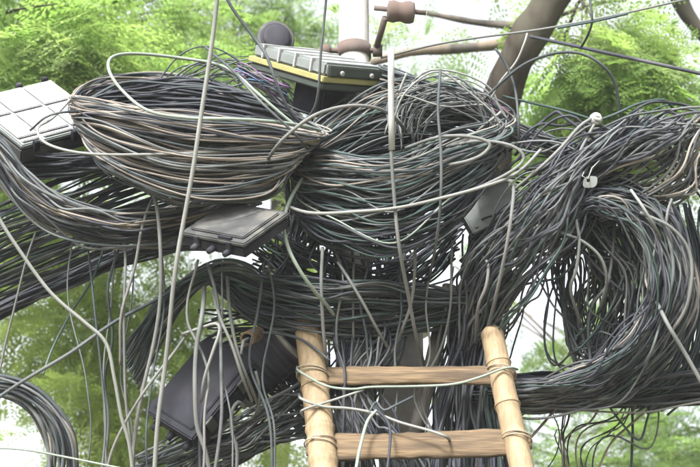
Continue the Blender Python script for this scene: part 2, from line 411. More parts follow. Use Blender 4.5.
pole_x = P(354, 100, 4.24)
def pole():
    base = pole_x.copy(); base[2] = 0
    top = pole_x.copy(); top[2] = P(354, -160, 4.16)[2]
    t = empty("utility_pole", base, "round white painted utility pole rising behind the cable coils", "pole")
    n = 60
    prof = [(k/n, 0.0445 - 0.004*k/n) for k in range(n+1)]
    cut = base.copy(); cut[2] = P(354, 262, 4.2)[2]
    lathe_tube("shaft", cut, top, prof, M['pole'], t, 28)
    lathe_tube("grey_base", base, cut, [(0, .052), (.985, .047), (1, .045)], M['concrete'], t, 28)  # lower shaft takes the grey concrete material
    lathe_tube("cap", top, top + [0, 0, .012], [(0, .044), (1, .040)], M['steel'], t, 28)
    # clamp band with arm and spool to the right, stub to the left
    c = P(354, 26, 4.16); c[0] = pole_x[0]; c[1] = pole_x[1]
    lathe_tube("clamp_band", c-[0, 0, .018], c+[0, 0, .018], [(0, .0475), (1, .0475)], M['rust'], t, 28)
    b = tube("clamp_bolt", [c+[-.10, -.01, .0], c+[-.05, -.01, .0], c+[.05, -.01, 0], c+[.07, -.01, .0]], .008, M['rust'], t, 8)
    lathe_tube("nut", c+[-.088, -.01, 0], c+[-.066, -.01, 0], [(0, .02), (1, .02)], M['rust'], t, 6)
    lathe_tube("nut", c+[.052, -.01, 0], c+[.078, -.01, 0], [(0, .02), (1, .02)], M['rust'], t, 6)
    a0 = c+[.06, -.01, 0]; a1 = P(385, 18, 4.2)
    tube("arm", [a0, (a0+a1)/2, a1], .009, M['rust'], t, 8)
    s0 = P(387, 11, 4.2); s1 = P(415, 13, 4.2)
    spool = [(0, .012), (.04, .028), (.10, .029), (.22, .031), (.36, .028), (.5, .026), (.64, .030), (.78, .031), (.9, .029), (.97, .026), (1, .012)]
    lathe_tube("insulator_spool", s0, s1, spool, M['rust'], t, 20)
    tube("spool_pin", [P(374, 8, 4.2), P(426, 13, 4.2)], .007, M['rust'], t, 8)
pole()

def concrete_post():
    top = P(400, 300, 4.42); base = top.copy(); base[2] = 0
    t = empty("concrete_post", base, "square grey concrete post standing behind the bamboo ladder rungs", "post")
    V = []; F = []
    hw = .062; c = .012
    ring = [(-hw+c, -hw), (hw-c, -hw), (hw, -hw+c), (hw, hw-c), (hw-c, hw), (-hw+c, hw), (-hw, hw-c), (-hw, -hw+c)]
    zs = np.linspace(0, top[2], 14)
    for z in zs:
        for (x, y) in ring: V.append((x + rng.uniform(-.001, .001), y, z))
    for k in range(len(zs)-1):
        for j in range(8): F.append((k*8+j, k*8+(j+1) % 8, (k+1)*8+(j+1) % 8, (k+1)*8+j))
    F.append([(len(zs)-1)*8+j for j in range(8)])
    me = bpy.data.meshes.new("shaft"); me.from_pydata(V, [], F)
    link("shaft", me, M['concrete'], t)
    lathe_tube("top_band", top-[0, 0, .1], top-[0, 0, .07], [(0, .082), (1, .082)], M['steel'], t, 24)
concrete_post()

def stick():
    a = P(450, 286, 4.08); b = P(430, 372, 4.0); g = b + (b-a)/np.linalg.norm(b-a)*2.6
    t = (a[2])/(a[2]-b[2]); g = a + (b-a)*t
    tube("wooden_prop", spline([a, (a+b)/2, b, (b+g)/2, g], step=.05), .020, M['palebark'], None, 12)
    o = bpy.context.scene.objects["wooden_prop"]
    tag(o, "thin weathered grey green prop leaning beside the right ladder rail", "post")
stick()

def bamboo_rail(name, top, bot_ref, rad, parent, node_off):
    d = bot_ref-top; d /= np.linalg.norm(d)
    L = (top[2]+0.02)/(-d[2])
    n = int(L/0.008)
    s = np.linspace(0, L, n)
    pts = top + d*s[:, None]
    r = np.full(n, rad) + 0.0016*s
    sp = 0.112
    for k in range(int(L/sp)+2):
        c = node_off + k*sp*(1+0.08*math.sin(k*2.1))
        r = r + 0.0028*np.exp(-((s-c)/0.007)**2) - 0.0012*np.exp(-((s-c-0.02)/0.008)**2)
    side = np.cross(d, [0, 1, 0])
    pts = pts + side*0.004*np.sin(s*5+node_off*30)[:, None]
    r[:3] = [rad*0.35, rad*0.62, rad*0.86]
    o = tube(name, pts, r, M['bamboo'], parent, 20)
    for k in range(int(L/sp)+1):
        c = node_off + k*sp*(1+0.08*math.sin(k*2.1))
        if c > L-.02: continue
        i = int(c/L*(n-1)); q = pts[i]
        u = np.cross(d, [0, 1, 0]); u /= np.linalg.norm(u); v = np.cross(d, u); th = np.linspace(0, 2*math.pi, 25)[:-1]
        tube("node_ring", q + (r[i]-.0004)*(np.cos(th)[:, None]*u + np.sin(th)[:, None]*v) + d*.003, .0017, M['node'], parent, 5, closed=True)
    return o, d, L

def LD(v): return 3.94 - (v-322)*0.25/145      # the ladder leans: its foot is nearer
def ladder():
    lt, lb = P(306, 322, LD(322)), P(323, 467, LD(467))
    rt, rb = P(491, 326, LD(326)), P(523, 467, LD(467))
    dl = (lb-lt)/np.linalg.norm(lb-lt); g = lt + dl*(lt[2]/-dl[2])
    dr = (rb-rt)/np.linalg.norm(rb-rt); g2 = rt + dr*(rt[2]/-dr[2])
    root = empty("bamboo_ladder", (g+g2)/2, "bamboo ladder with split bamboo rungs leaning up into the cable tangle", "ladder")
    # left rail runs on a little behind the cables
    lt2 = lt - dl*0.03
    _, dl, Ll = bamboo_rail("rail", lt2, lb, .0335, root, 0.225)
    _, dr, Lr = bamboo_rail("rail", rt, rb, .0290, root, 0.115)
    # rungs: half round split bamboo slats
    def rung(vl, vr, hh, k, name="rung", i=0):
        sl = (vl-322)/145*np.linalg.norm(lb-lt); sr = (vr-326)/145*np.linalg.norm(rb-rt)
        a = lt + dl*sl; b = rt + dr*sr
        ax = (b-a)/np.linalg.norm(b-a); a = a-ax*0.035; b = b+ax*0.035
        dn = dl - ax*np.dot(dl, ax); dn /= np.linalg.norm(dn); nrm = np.cross(ax, dn); 
        if np.dot(nrm, FW) > 0: nrm = -nrm      # towards the camera
        prof = [(-1, 0), (-.86, .50), (-.5, .84), (0, 1), (.5, .86), (.86, .5), (1, 0), (.82, -.1), (.4, .32), (0, .46), (-.4, .32), (-.82, -.1)]
        V = []; F = []; n = 44
        for q in range(n+1):
            f = q/n
            w = hh*(1 + 0.05*math.sin(f*9+k) + 0.03*math.sin(f*31+2*k) + 0.02*math.sin(f*57) + 0.10*math.exp(-((f-.36-.1*k % .3)/.02)**2)); dep = 0.011
            sag = math.sin(f*3.1)*0.003*(1 if k % 2 else -1)
            end = min(1.0, 0.55 + min(f, 1-f)*9)
            for (x, y) in prof: V.append(a + ax*np.linalg.norm(b-a)*f + dn*(x*w*end+sag) + nrm*(y*dep - 0.006))
        m = len(prof)
        for q in range(n):
            for j in range(m): F.append((q*m+j, q*m+(j+1) % m, (q+1)*m+(j+1) % m, (q+1)*m+j))
        F.append(list(range(m))[::-1]); F.append([n*m+j for j in range(m)])
        V = np.array(V) - np.array(root.location)
        me = make_mesh("rung", V, [x for f in F for x in f], [len(f) for f in F])
        link("rung", me, M['bamboo_cut'], root)
        # lashing turns round rail and rung
        for (c, dd, r) in ((a+ax*.035, dl, .0375), (b-ax*.035, dr, .0335)):
            for off in (-.004, .005):
                aa = math.radians(rng.uniform(-14, 14))
                u = ax*math.cos(aa) + dd*math.sin(aa); vv = np.cross(dd, ax)
                th = np.linspace(0, 2*math.pi, 25)[:-1]
                pts = c + dd*(off-.004) + (r+.0015)*(np.cos(th)[:, None]*u + np.sin(th)[:, None]*vv)
                tube("lashing", pts, .0018, M['lash'], root, 5, closed=True)
    rung(378, 378, 10.5*PX, 0); rung(447, 445, 14.5*PX, 1)
    v = 516
    k = 2
    while v < 322 + 145*(Ll/np.linalg.norm(lb-lt)) - 40:
        rung(v, v-1, rng.uniform(11, 14)*PX, k); v += 70; k += 1
ladder()

# ------------------------------------------------------------------ boxes
def frame3(F, A, R):
    """right handed box frame: corner F, edges towards A and R made square"""
    e1 = A-F; l1 = np.linalg.norm(e1); e1 = e1/l1
    e2 = R-F; e2 = e2 - e1*np.dot(e1, e2); l2 = np.linalg.norm(e2); e2 = e2/l2
    n = np.cross(e1, e2)
    return e1, l1, e2, l2, n
def bevel_box(name, org, ex, ey, ez, m, parent, bev=0.004):
    import bmesh
    bm = bmesh.new()
    vs = []
    for x in (0, 1):
        for y in (0, 1):
            for z in (0, 1):
                vs.append(bm.verts.new(Vector(org + ex*x + ey*y + ez*z - np.array(parent.location))))
    idx = [(0, 1, 3, 2), (4, 6, 7, 5), (0, 4, 5, 1), (2, 3, 7, 6), (0, 2, 6, 4), (1, 5, 7, 3)]
    for f in idx: bm.faces.new([vs[i] for i in f])
    bmesh.ops.recalc_face_normals(bm, faces=bm.faces)
    if bev: bmesh.ops.bevel(bm, geom=list(bm.edges), offset=bev, segments=2, affect='EDGES')
    me = bpy.data.meshes.new(name); bm.to_mesh(me); bm.free()
    return link(name, me, m, parent)
def Q(u, v, du=0): return P(u, v, 4.0 + du)

def sub(o, parts_origin, e1, l1, e2, l2, n, a0, a1, b0, b1, z0, z1, m, name, bev=0.002):
    """slab on the box, a along e1 and b along e2 as shares, z along n in metres"""
    return bevel_box(name, parts_origin + e1*l1*a0 + e2*l2*b0 + n*z0, e1*l1*(a1-a0), e2*l2*(b1-b0), n*(z1-z0), m, o, bev)

def white_box():
    F, A, R = P(22, 146, 4.05), P(-35, 100, 4.05+60*PX), P(112, 125, 4.05+67*PX)
    e1, l1, e2, l2, n = frame3(F, A, R)
    if n[2] < 0: n = -n
    t = empty("terminal_box", F, "pale grey white fibre terminal box with gridded lid left of the brown coil", "box")
    sub(t, F, e1, l1, e2, l2, n, 0, 1, 0, 1, -.055, -.014, M['greybox'], "box_body", .005)
    sub(t, F, e1, l1, e2, l2, n, 0.004, .996, 0.004, .996, -.013, 0, M['ltbox'], "lid", .003)
    fa = [0.02, .10, .55, .98]; fb = [0.02, .26, .62, .98]
    for i in range(3):
        for j in range(3):
            sub(t, F, e1, l1, e2, l2, n, fa[i]+.018, fa[i+1]-.018, fb[j]+.015, fb[j+1]-.015, .0005, .0065, M['whitebox'], "lid_panel", .002)
    for (a, b) in ((-.04, .12), (-.04, .55), (-.04, .9), (1.0, .2), (1.0, .6), (1.0, .9)):
        sub(t, F, e1, l1, e2, l2, n, a, a+.05, b, b+.06, -.022, .008, M['blackbox'], "latch", .002)
white_box()

def yellow_box():
    F, A, R = P(322, 84, 3.98), P(250, 63, 3.98+73*PX), P(383, 89, 3.98+60*PX)
    e1, l1, e2, l2, n = frame3(F, A, R)
    if n[2] < 0: n = -n
    t = empty("splice_closure", F, "flat splice closure with ribbed grey lid and dull yellow seam below the white pole", "box")
    H = .056
    sub(t, F, e1, l1, e2, l2, n, 0, 1, 0, 1, -.016, .004, M['darkgreen'], "tray", .004)
    sub(t, F, e1, l1, e2, l2, n, -.02, 1.02, -.02, 1.02, .005, .0200, M['yellow'], "seal", .002)
    sub(t, F, e1, l1, e2, l2, n, 0, 1, 0.02, 1, .0210, H, M['ltbox'], "lid", .006)
    for q in (.18, .4, .62, .84):
        sub(t, F, e1, l1, e2, l2, n, q, q+.02, -.004, 1.0, .022, H+.003, M['whitebox'], "lid_rib", .001)
    # dark end face with two white screws
    sub(t, F, e1, l1, e2, l2, n, -.035, -.002, .04, .97, .0215, H-.006, M['darkgreen'], "end_plate", .003)
    for q in (.24, .74):
        c = F + e1*l1*(-.037) + e2*l2*q + n*.032
        lathe_tube("screw", c, c - e1*.006, [(0, .007), (.8, .007), (1, .004)], M['white'], t, 12)
    # mounting foot under the tray
    sub(t, F, e1, l1, e2, l2, n, .2, .6, .3, .7, -.10, -.017, M['blackbox'], "mounting_foot", .006)
yellow_box()

def grey_box():
    F, A, R = P(244, 244, 3.62), P(180, 232, 3.62+40*PX), P(290, 212, 3.62+53*PX)
    e1, l1, e2, l2, n = frame3(F, A, R)
    if n[2] < 0: n = -n
    t = empty("junction_box", F, "flat grey junction box with lid tipped toward the viewer below the brown coil", "box")
    sub(t, F, e1, l1, e2, l2, n, .02, .98, .02, .98, -.040, -.012, M['blackbox'], "box_body", .004)
    sub(t, F, e1, l1, e2, l2, n, 0, 1, 0, 1, -.011, 0, M['greybox'], "lid", .003)
    sub(t, F, e1, l1, e2, l2, n, .08, .92, .10, .90, .0005, .006, M['greybox'], "lid_panel", .003)
    sub(t, F, e1, l1, e2, l2, n, .22, .42, .02, .07, .0005, .006, M['blackbox'], "name_plate", .001)
    for q in (.2, .7):
        sub(t, F, e1, l1, e2, l2, n, q, q+.08, -.03, .0, -.026, -.002, M['blackbox'], "latch", .001)
    for q in (.25, .5, .75):
        c = F + e1*l1*q + e2*l2*0.0 - n*.027
        lathe_tube("cable_gland", c, c - e2*.02, [(0, .009), (1, .007)], M['blackbox'], t, 10)
grey_box()

def black_box():
    F, A, R = P(192, 440, 3.84), P(144, 410, 3.84+36*PX), P(262, 366, 3.84+30*PX)
    e1, l1, e2, l2, n = frame3(F, A, R)
    if np.dot(n, FW) > 0: n = -n
    t = empty("distribution_box", F, "large black distribution box hanging tilted at the lower left of the ladder", "box")
    sub(t, F, e1, l1, e2, l2, n, .02, .98, .02, .98, -.075, -.014, M['blackbox'], "box_body", .005)
    sub(t, F, e1, l1, e2, l2, n, 0, 1, 0, 1, -.013, 0, M['blackbox'], "lid", .004)
    sub(t, F, e1, l1, e2, l2, n, .10, .90, .08, .92, .0005, .005, M['blackbox'], "lid_panel", .003)
    for q in (-.0, .04, .08):
        sub(t, F, e1, l1, e2, l2, n, 1.0, 1.03, .02, .98, -.06+q*.5, -.052+q*.5, M['greybox'], "edge_rib", .001)
    for q in (.15, .5, .82):
        c = F + e1*l1*q - n*.04
        lathe_tube("cable_gland", c, c - e2*.022, [(0, .011), (1, .008)], M['blackbox'], t, 10)
    for q in (.2, .7):
        sub(t, F, e1, l1, e2, l2, n, -.04, .0, q, q+.1, -.04, .004, M['greybox'], "latch", .001)
black_box()

def light_box():
    F, A, R = P(474, 234, 4.0), P(446, 186, 4.0+22*PX), P(524, 210, 4.0+14*PX)
    e1, l1, e2, l2, n = frame3(F, A, R)
    if np.dot(n, FW) > 0: n = -n
    t = empty("meter_box", F, "small pale grey green box half hidden behind cables right of the centre coil", "box")
    sub(t, F, e1, l1, e2, l2, n, .02, .98, .02, .98, -.05, -.011, M['greybox'], "box_body", .004)
    sub(t, F, e1, l1, e2, l2, n, 0, 1, 0, 1, -.010, 0, M['ltbox'], "lid", .003)
    for (a, b) in ((.1, .1), (.9, .1), (.1, .9), (.9, .9)):
        c = F + e1*l1*a + e2*l2*b
        lathe_tube("screw", c, c + n*.003, [(0, .005), (1, .004)], M['steel'], t, 10)
light_box()

def round_closure():
    c = P(274, 42, 4.24); t = empty("dome_closure", c, "small round dark closure with pale rim sitting above the yellow seamed closure", "closure")
    ax = np.array([0.25, -.95, -.12]); ax /= np.linalg.norm(ax)
    r = 18.5*PX
    lathe_tube("drum", c-ax*.05, c+ax*.035, [(0, r*.6), (.08, r*.92), (.3, r), (.86, r), (.96, r*.86), (1, r*.5)], M['blackbox'], t, 28)
    lathe_tube("rim", c+ax*.012, c+ax*.028, [(0, r*1.0), (.2, r*1.09), (.8, r*1.09), (1, r*1.0)], M['greybox'], t, 28)
    lathe_tube("hub", c+ax*.033, c+ax*.040, [(0, r*.8), (.5, r*.76), (1, r*.6)], M['blackbox'], t, 20)
    lathe_tube("neck", c-ax*.01 - UP*r*.8, c - UP*r*1.9, [(0, .02), (1, .024)], M['blackbox'], t, 14)
round_closure()

def sleeve():
    a, b = P(296, 334, 4.02), P(232, 392, 4.05); t = empty("sleeve_closure", b, "fat black cylindrical splice sleeve just left of the ladder top", "closure")
    r = 27*PX
    prof = [(0, r*.35), (.03, r*.7), (.09, r*.92)]
    for k in range(9):
        f = .12+k*.085; prof += [(f, r*.92), (f+.012, r), (f+.045, r), (f+.057, r*.92)]
    prof += [(.93, r*.9), (.98, r*.6), (1, r*.3)]
    lathe_tube("sleeve", a, b, prof, M['blackbox'], t, 30)
    for f in (.1, .9):
        c = a+(b-a)*f; ax = (b-a)/np.linalg.norm(b-a)
        lathe_tube("end_clamp", c-ax*.007, c+ax*.007, [(0, r*1.03), (1, r*1.03)], M['steel'], t, 30)
sleeve()

def pipe_end():
    c = P(247, 339, 3.82); t = empty("conduit_end", c, "open tan conduit end pointing at the viewer beside the ladder top", "pipe")
    ax = -FW + np.array([-.25, 0, -.1]); ax /= np.linalg.norm(ax)
    V = []; F = []; n = 20
    u = np.cross(ax, [0, 0, 1.]); u /= np.linalg.norm(u); v = np.cross(ax, u)
    rings = [(-.09, .0185), (0, .0185), (0.0, .0135), (-.06, .0130)]
    for (s, r) in rings:
        for k in range(n):
            th = 2*math.pi*k/n; V.append(ax*s + r*(u*math.cos(th)+v*math.sin(th)))
    for q in range(3):
        for k in range(n): F.append((q*n+k, q*n+(k+1) % n, (q+1)*n+(k+1) % n, (q+1)*n+k))
    F.append([3*n+k for k in range(n)])
    me = make_mesh("pipe_wall", np.array(V), [x for f in F for x in f], [len(f) for f in F], False)
    link("pipe_wall", me, M['bamboo_cut'], t)
    tube("inner_cable", [c-ax*.06, c-ax*.02, c+ax*.03, c+ax*.05-UP*.03], .004, M['grey'], t, 8)
pipe_end()

# ------------------------------------------------------------------ cable bundles
def pick(pal):
    ks = list(pal); wts = np.array([pal[k] for k in ks], float)
    return M[ks[rng.choice(len(ks), p=wts/wts.sum())]]

def bundle(name, label, cat, A, B, n, pal, closed=False, r=(.0034, .0046), dj=.05, jit=2.5, wan=.004, part="cable_strand", step=.016, sides=6, swap=.035, group=None):
    """n cables between two guide lines A and B (same number of points); each cable is a part with its own path"""
    A = np.array([(p[0], p[1], p[2] if len(p) > 2 else 4.0) for p in A], float)
    B = np.array([(p[0], p[1], p[2] if len(p) > 2 else 4.0) for p in B], float)
    n = int(n*1.75); r = (r[0]*.66, r[1]*.74)
    org = PA([((A[:, 0]+B[:, 0]).mean()/2, (A[:, 1]+B[:, 1]).mean()/2, (A[:, 2]+B[:, 2]).mean()/2)])[0]
    root = empty(name, org, label, cat, group)
    for i in range(n):
        t = (i+rng.uniform(0, 1))/n
        tt = t + rng.normal(0, swap, len(A))          # each cable swaps places a little along the way
        C = A*(1-tt)[:, None] + B*tt[:, None]
        C[:, :2] += rng.normal(0, jit*.7, (len(C), 2))
        C[:, 2] += rng.uniform(-dj, dj) + rng.normal(0, dj*.25, len(C))
        pts = wander(spline(PA(C), closed, step), wan, closed)
        tube(part, pts, rng.uniform(*r)*(1.45 if rng.uniform() < .10 else 1), pick(pal), root, sides, closed)
    return root

LOOP = "cable_loop"
# --- big brown coil, upper left
def coil_a():
    org = P(190, 140, 4.0)
    root = empty("cable_coil", org, "big flattened coil of brown and grey dusty cable below the top left leaves", "cable coil", "coils of spare cable")
    n = 190
    for i in range(n):
        s = (i+rng.uniform(0, 1))/n
        s2 = np.clip(s + rng.normal(0, .045, 8), -.02, 1.03)
        j = lambda a=2.2: rng.normal(0, a)
        dj = rng.uniform(-.05, .05)
        bul = rng.uniform(-.02, .05)
        ends = rng.uniform(0, 1)
        C = [(67+26*s2[0]**2+ends*9+j(1), 98+48*s2[0]+j(), 4.0+dj),
             (108+j(), 106+66*s2[1]+j(), 3.86+dj-bul),
             (185+j(5), 118+84*s2[2]+j(), 3.80+dj-bul),
             (262+j(5), 124+72*s2[3]+j(), 3.86+dj-bul),
             (333-48*max(s2[4],0)**.8-ends*5+j(1), 133+40*s2[4]+j(1.2), 3.88+dj*.6),
             (262+j(), 104+66*s2[5]+j(), 4.16+dj),
             (185+j(), 77+88*s2[6]+j(), 4.24+dj),
             (108+j(), 78+74*s2[7]+j(), 4.18+dj)]
        pal = {'brown': 7, 'grey': 3, 'charcoal': 1.5} if s < .55 else {'brown': 4, 'grey': 4, 'charcoal': 2.5, 'black': 1}
        if rng.uniform() < .10: pal = {'charcoal': 2, 'black': 2}
        pts = wander(spline(PA(C), True, .014), .003, True, wl=.5)
        tube(LOOP, pts, rng.uniform(.0020, .0034), pick(pal), root, 6, True)
coil_a()

bundle("cable_coil", "added black strands standing in for shade inside the open top of the brown coil", "cable coil",
       [(88, 100, 4.04), (130, 86, 4.08), (200, 82, 4.1), (262, 98, 4.08), (300, 118, 4.04)],
       [(92, 116, 4.0), (132, 118, 4.04), (200, 124, 4.06), (262, 128, 4.04), (304, 134, 4.0)],
       34, {'black': 6, 'charcoal': 2}, dj=.03, jit=1.6, part="cable_loop", r=(.0040, .0055))  # black strands added so the lit inner wall reads as shaded
# --- centre coil
def coil_b():
    org = P(400, 170, 4.0)
    root = empty("cable_coil", org, "sagging centre coil of dark grey green cable hung in front of the pole", "cable coil", "coils of spare cable")
    n = 200
    for i in range(n):
        s = (i+rng.uniform(0, 1))/n
        s2 = np.clip(s + rng.normal(0, .055, 8), -.02, 1.04)
        j = lambda a=2.6: rng.normal(0, a)
        dj = rng.uniform(-.06, .06)
        tl = rng.uniform(-6, 6)
        C = [(294+j(3)+6*s2[0], 152+66*s2[0]+j(), 4.0+dj),
             (335+j(), 158+84*s2[1]+j()+tl, 3.88+dj),
             (390+j(), 160+92*s2[2]+j(), 3.82+dj),
             (450+j(), 138+88*s2[3]+j()-tl, 3.88+dj),
             (508-26*s2[4]+j(4), 120+62*s2[4]+j(), 4.0+dj),
             (468+j(5), 92+90*s2[5]+j(4), 4.10+dj),
             (400+j(5), 84+110*s2[6]+j(4), 4.10+dj),
             (335+j(), 118+80*s2[7]+j(4), 4.06+dj)]
        pal = {'grey': 5, 'charcoal': 3, 'brown': 1.0, 'green': 2} if s < .45 else {'charcoal': 4, 'black': 4, 'green': 3.0, 'grey': 1.6, 'brown': .6, 'palegreen': .2}
        pts = wander(spline(PA(C), True, .014), .0045, True, wl=.45)
        tube(LOOP, pts, rng.uniform(.0020, .0034), pick(pal), root, 6, True)
coil_b()

GD = {'charcoal': 4, 'black': 4, 'green': 2, 'grey': 1}
GG = {'charcoal': 4, 'grey': 4, 'black': 1.5, 'green': 1.5, 'brown': 1}
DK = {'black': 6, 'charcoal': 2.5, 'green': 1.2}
BR = {'brown': 3, 'grey': 3, 'charcoal': 3, 'black': 1}

# --- right hand coil: thick C shaped band
bundle("cable_coil", "large round coil of grey cable with bright gaps in its middle right of the ladder", "cable coil",
       [(545, 250, 4.0), (572, 216, 3.95), (606, 208, 3.92), (636, 232, 3.9), (650, 285, 3.88), (628, 338, 3.88), (578, 372, 3.9), (520, 386, 3.96), (470, 388, 4.02)],
       [(545, 205, 4.1), (585, 186, 4.05), (625, 186, 4.0), (672, 215, 3.98), (692, 285, 3.96), (672, 350, 3.96), (612, 398, 3.98), (530, 408, 4.0), (470, 408, 4.05)],
       78, {'charcoal': 4, 'grey': 3.2, 'black': 4, 'brown': .9, 'green': 2}, dj=.07, jit=6.0, wan=.006, swap=.07, part=LOOP, group="coils of spare cable")
bundle("cable_coil", "loose inner loops of thin cable hanging inside the large right hand coil", "cable coil",
       [(572, 236, 4.02), (596, 244, 3.98), (612, 290, 3.96), (604, 330, 3.96), (590, 352, 3.98), (580, 326, 4.06), (574, 270, 4.1)],
       [(566, 222, 4.1), (606, 232, 4.05), (640, 285, 4.0), (628, 335, 4.0), (592, 372, 4.04), (562, 345, 4.12), (556, 262, 4.16)],
       15, {'charcoal': 4, 'grey': 3, 'black': 3, 'green': 3}, closed=True, dj=.06, jit=18, wan=.008, part=LOOP, group="coils of spare cable")
bundle("cable_bundle", "dark green arcs of cable filling the upper inside of the large round coil", "cable bundle",
       [(548, 222, 4.1), (574, 236, 4.1), (584, 268, 4.1), (578, 306, 4.1), (574, 345, 4.12)],
       [(600, 196, 4.2), (650, 220, 4.2), (668, 285, 4.18), (652, 340, 4.18), (612, 382, 4.2)],
       40, {'black': 5, 'green': 4, 'charcoal': 3, 'grey': 1}, dj=.06, jit=8, wan=.007)
# --- upper right coil, pinched nose
bundle("cable_coil", "narrow coil of dark cable pinched to a nose at the upper right edge", "cable coil",
       [(560, 172, 4.0), (610, 148, 3.94), (652, 130, 3.92), (685, 122, 4.0), (655, 122, 4.08), (610, 138, 4.1), (572, 158, 4.08)],
       [(552, 205, 4.05), (610, 192, 3.98), (662, 168, 3.95), (696, 132, 4.0), (664, 136, 4.1), (610, 168, 4.14), (560, 190, 4.1)],
       24, {'grey': 4, 'charcoal': 4, 'black': 3, 'brown': 1}, closed=True, dj=.05, jit=5, wan=.008, part=LOOP, group="coils of spare cable")
bundle("cable_bundle", "bundle of grey brown cable curling down the right edge past the pinched coil", "cable bundle",
       [(735, 90, 4.0), (690, 128, 3.96), (668, 168, 3.95), (630, 190, 3.98), (570, 215, 4.05)],
       [(735, 150, 4.05), (704, 168, 4.0), (690, 196, 3.98), (640, 216, 4.0), (575, 235, 4.08)],
       15, BR, dj=.05, jit=5, wan=.008)
bundle("cable_bundle", "loose thin wires crossing every way over the leaves between knot and right edge", "cable bundle",
       [(510, 150, 3.98), (560, 130, 3.96), (610, 150, 3.94), (660, 105, 3.96), (740, 120, 4.0)],
       [(530, 210, 4.1), (570, 200, 4.08), (640, 130, 4.06), (690, 190, 4.08), (740, 210, 4.1)],
       18, {'charcoal': 4, 'grey': 2, 'black': 4, 'green': 2.5}, dj=.06, jit=16, wan=.014)
# --- crossing diagonal bundle
bundle("cable_bundle", "fan of cables sweeping from the upper right down behind the right ladder rail", "cable bundle",
       [(640, 118, 3.98), (585, 148, 3.92), (530, 196, 3.88), (478, 250, 3.92), (452, 310, 4.0), (448, 350, 4.06)],
       [(656, 132, 4.02), (600, 180, 3.96), (572, 240, 3.90), (528, 296, 3.90), (492, 348, 4.0), (472, 392, 4.08)],
       44, {'grey': 2.5, 'charcoal': 4, 'black': 4, 'green': 2.5, 'brown': .5}, dj=.07, jit=8, wan=.009, swap=.11)
bundle("cable_bundle", "dark cables gathered under the pale grey green box right of centre", "cable bundle",
       [(600, 165, 4.08), (540, 190, 4.06), (500, 218, 4.04), (480, 232, 4.04), (462, 262, 4.08)],
       [(600, 190, 4.12), (550, 235, 4.1), (510, 262, 4.08), (492, 266, 4.06), (474, 300, 4.1)],
       34, DK, dj=.05, jit=3)
# --- thick bundle leaving to the upper right
bundle("cable_bundle", "short thick grey bundle running from the centre coil toward the pale cable knot", "cable bundle",
       [(380, 66, 4.12), (430, 84, 4.1), (490, 112, 4.06), (540, 132, 4.04), (595, 150, 4.02), (640, 150, 4.02)],
       [(380, 92, 4.16), (430, 104, 4.14), (490, 132, 4.1), (540, 150, 4.08), (595, 166, 4.06), (640, 166, 4.04)],
       26, {'charcoal': 4, 'grey': 5, 'brown': 1.5}, dj=.035, jit=2)
# --- left arcs
bundle("cable_bundle", "drooping curved bundle of dark cable below the white terminal box", "cable bundle",
       [(-40, 92, 3.98), (4, 142, 3.94), (32, 176, 3.9), (80, 203, 3.86), (140, 211, 3.86), (205, 200, 3.95), (255, 176, 4.05)],
       [(-50, 120, 4.02), (-8, 172, 3.98), (26, 212, 3.94), (74, 238, 3.9), (140, 246, 3.9), (208, 228, 4.0), (262, 190, 4.1)],
       54, {'charcoal': 4, 'grey': 2.5, 'black': 3.5, 'brown': 2}, dj=.06, jit=2.5)
bundle("cable_bundle", "level dark bundle passing behind the foot of the brown coil", "cable bundle",
       [(-40, 152, 4.16), (40, 156, 4.14), (120, 152, 4.12), (200, 160, 4.1), (290, 146, 4.1)],
       [(-40, 180, 4.2), (40, 178, 4.18), (120, 172, 4.16), (200, 190, 4.16), (290, 172, 4.16)],
       30, DK, dj=.04, jit=2)
bundle("cable_bundle", "fan of parallel overhead cables crossing the far left from low to high", "cable bundle",
       [(-110, 268, 3.9), (-20, 216, 4.05), (60, 182, 4.15), (130, 158, 4.25), (250, 140, 4.35)],
       [(-110, 372, 3.95), (-20, 322, 4.1), (60, 284, 4.2), (150, 250, 4.3), (260, 215, 4.4)],
       36, {'charcoal': 4, 'black': 3, 'green': 2.5, 'grey': 3}, dj=.05, jit=2, r=(.0034, .0056))
bundle("cable_bundle", "tight black cable bundle forming the lower edge of the far left fan", "cable bundle",
       [(-90, 350, 3.95), (0, 302, 4.05), (60, 276, 4.12), (120, 252, 4.18), (180, 240, 4.2), (250, 236, 4.22)],
       [(-90, 366, 3.97), (0, 318, 4.07), (60, 292, 4.14), (120, 266, 4.2), (180, 252, 4.22), (250, 246, 4.24)],
       14, DK, dj=.02, jit=1.0, r=(.004, .0055))
# --- bottom left curve
bundle("cable_bundle", "thick brown grey bundle curving down out of the bottom left corner", "cable bundle",
       [(-60, 374, 3.85), (-5, 376, 3.85), (30, 386, 3.85), (58, 410, 3.85), (74, 440, 3.85), (78, 480, 3.85), (76, 540, 3.85)],
       [(-60, 396, 3.88), (-5, 396, 3.88), (22, 404, 3.88), (38, 424, 3.88), (46, 450, 3.88), (44, 490, 3.88), (40, 540, 3.88)],
       17, {'brown': 2, 'grey': 3, 'charcoal': 5, 'black': 2}, dj=.03, jit=.8, r=(.0045, .006))
bundle("cable_bundle", "added black cables sagging as dark fill between the centre coil and the dark bundle beneath", "cable bundle",
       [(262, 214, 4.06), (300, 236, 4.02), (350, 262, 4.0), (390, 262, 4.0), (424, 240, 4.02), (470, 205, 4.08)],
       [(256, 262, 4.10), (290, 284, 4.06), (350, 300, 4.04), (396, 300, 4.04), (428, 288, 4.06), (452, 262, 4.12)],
       22, DK, dj=.04, jit=5, wan=.008)  # extra black strands put in to darken the open gap here
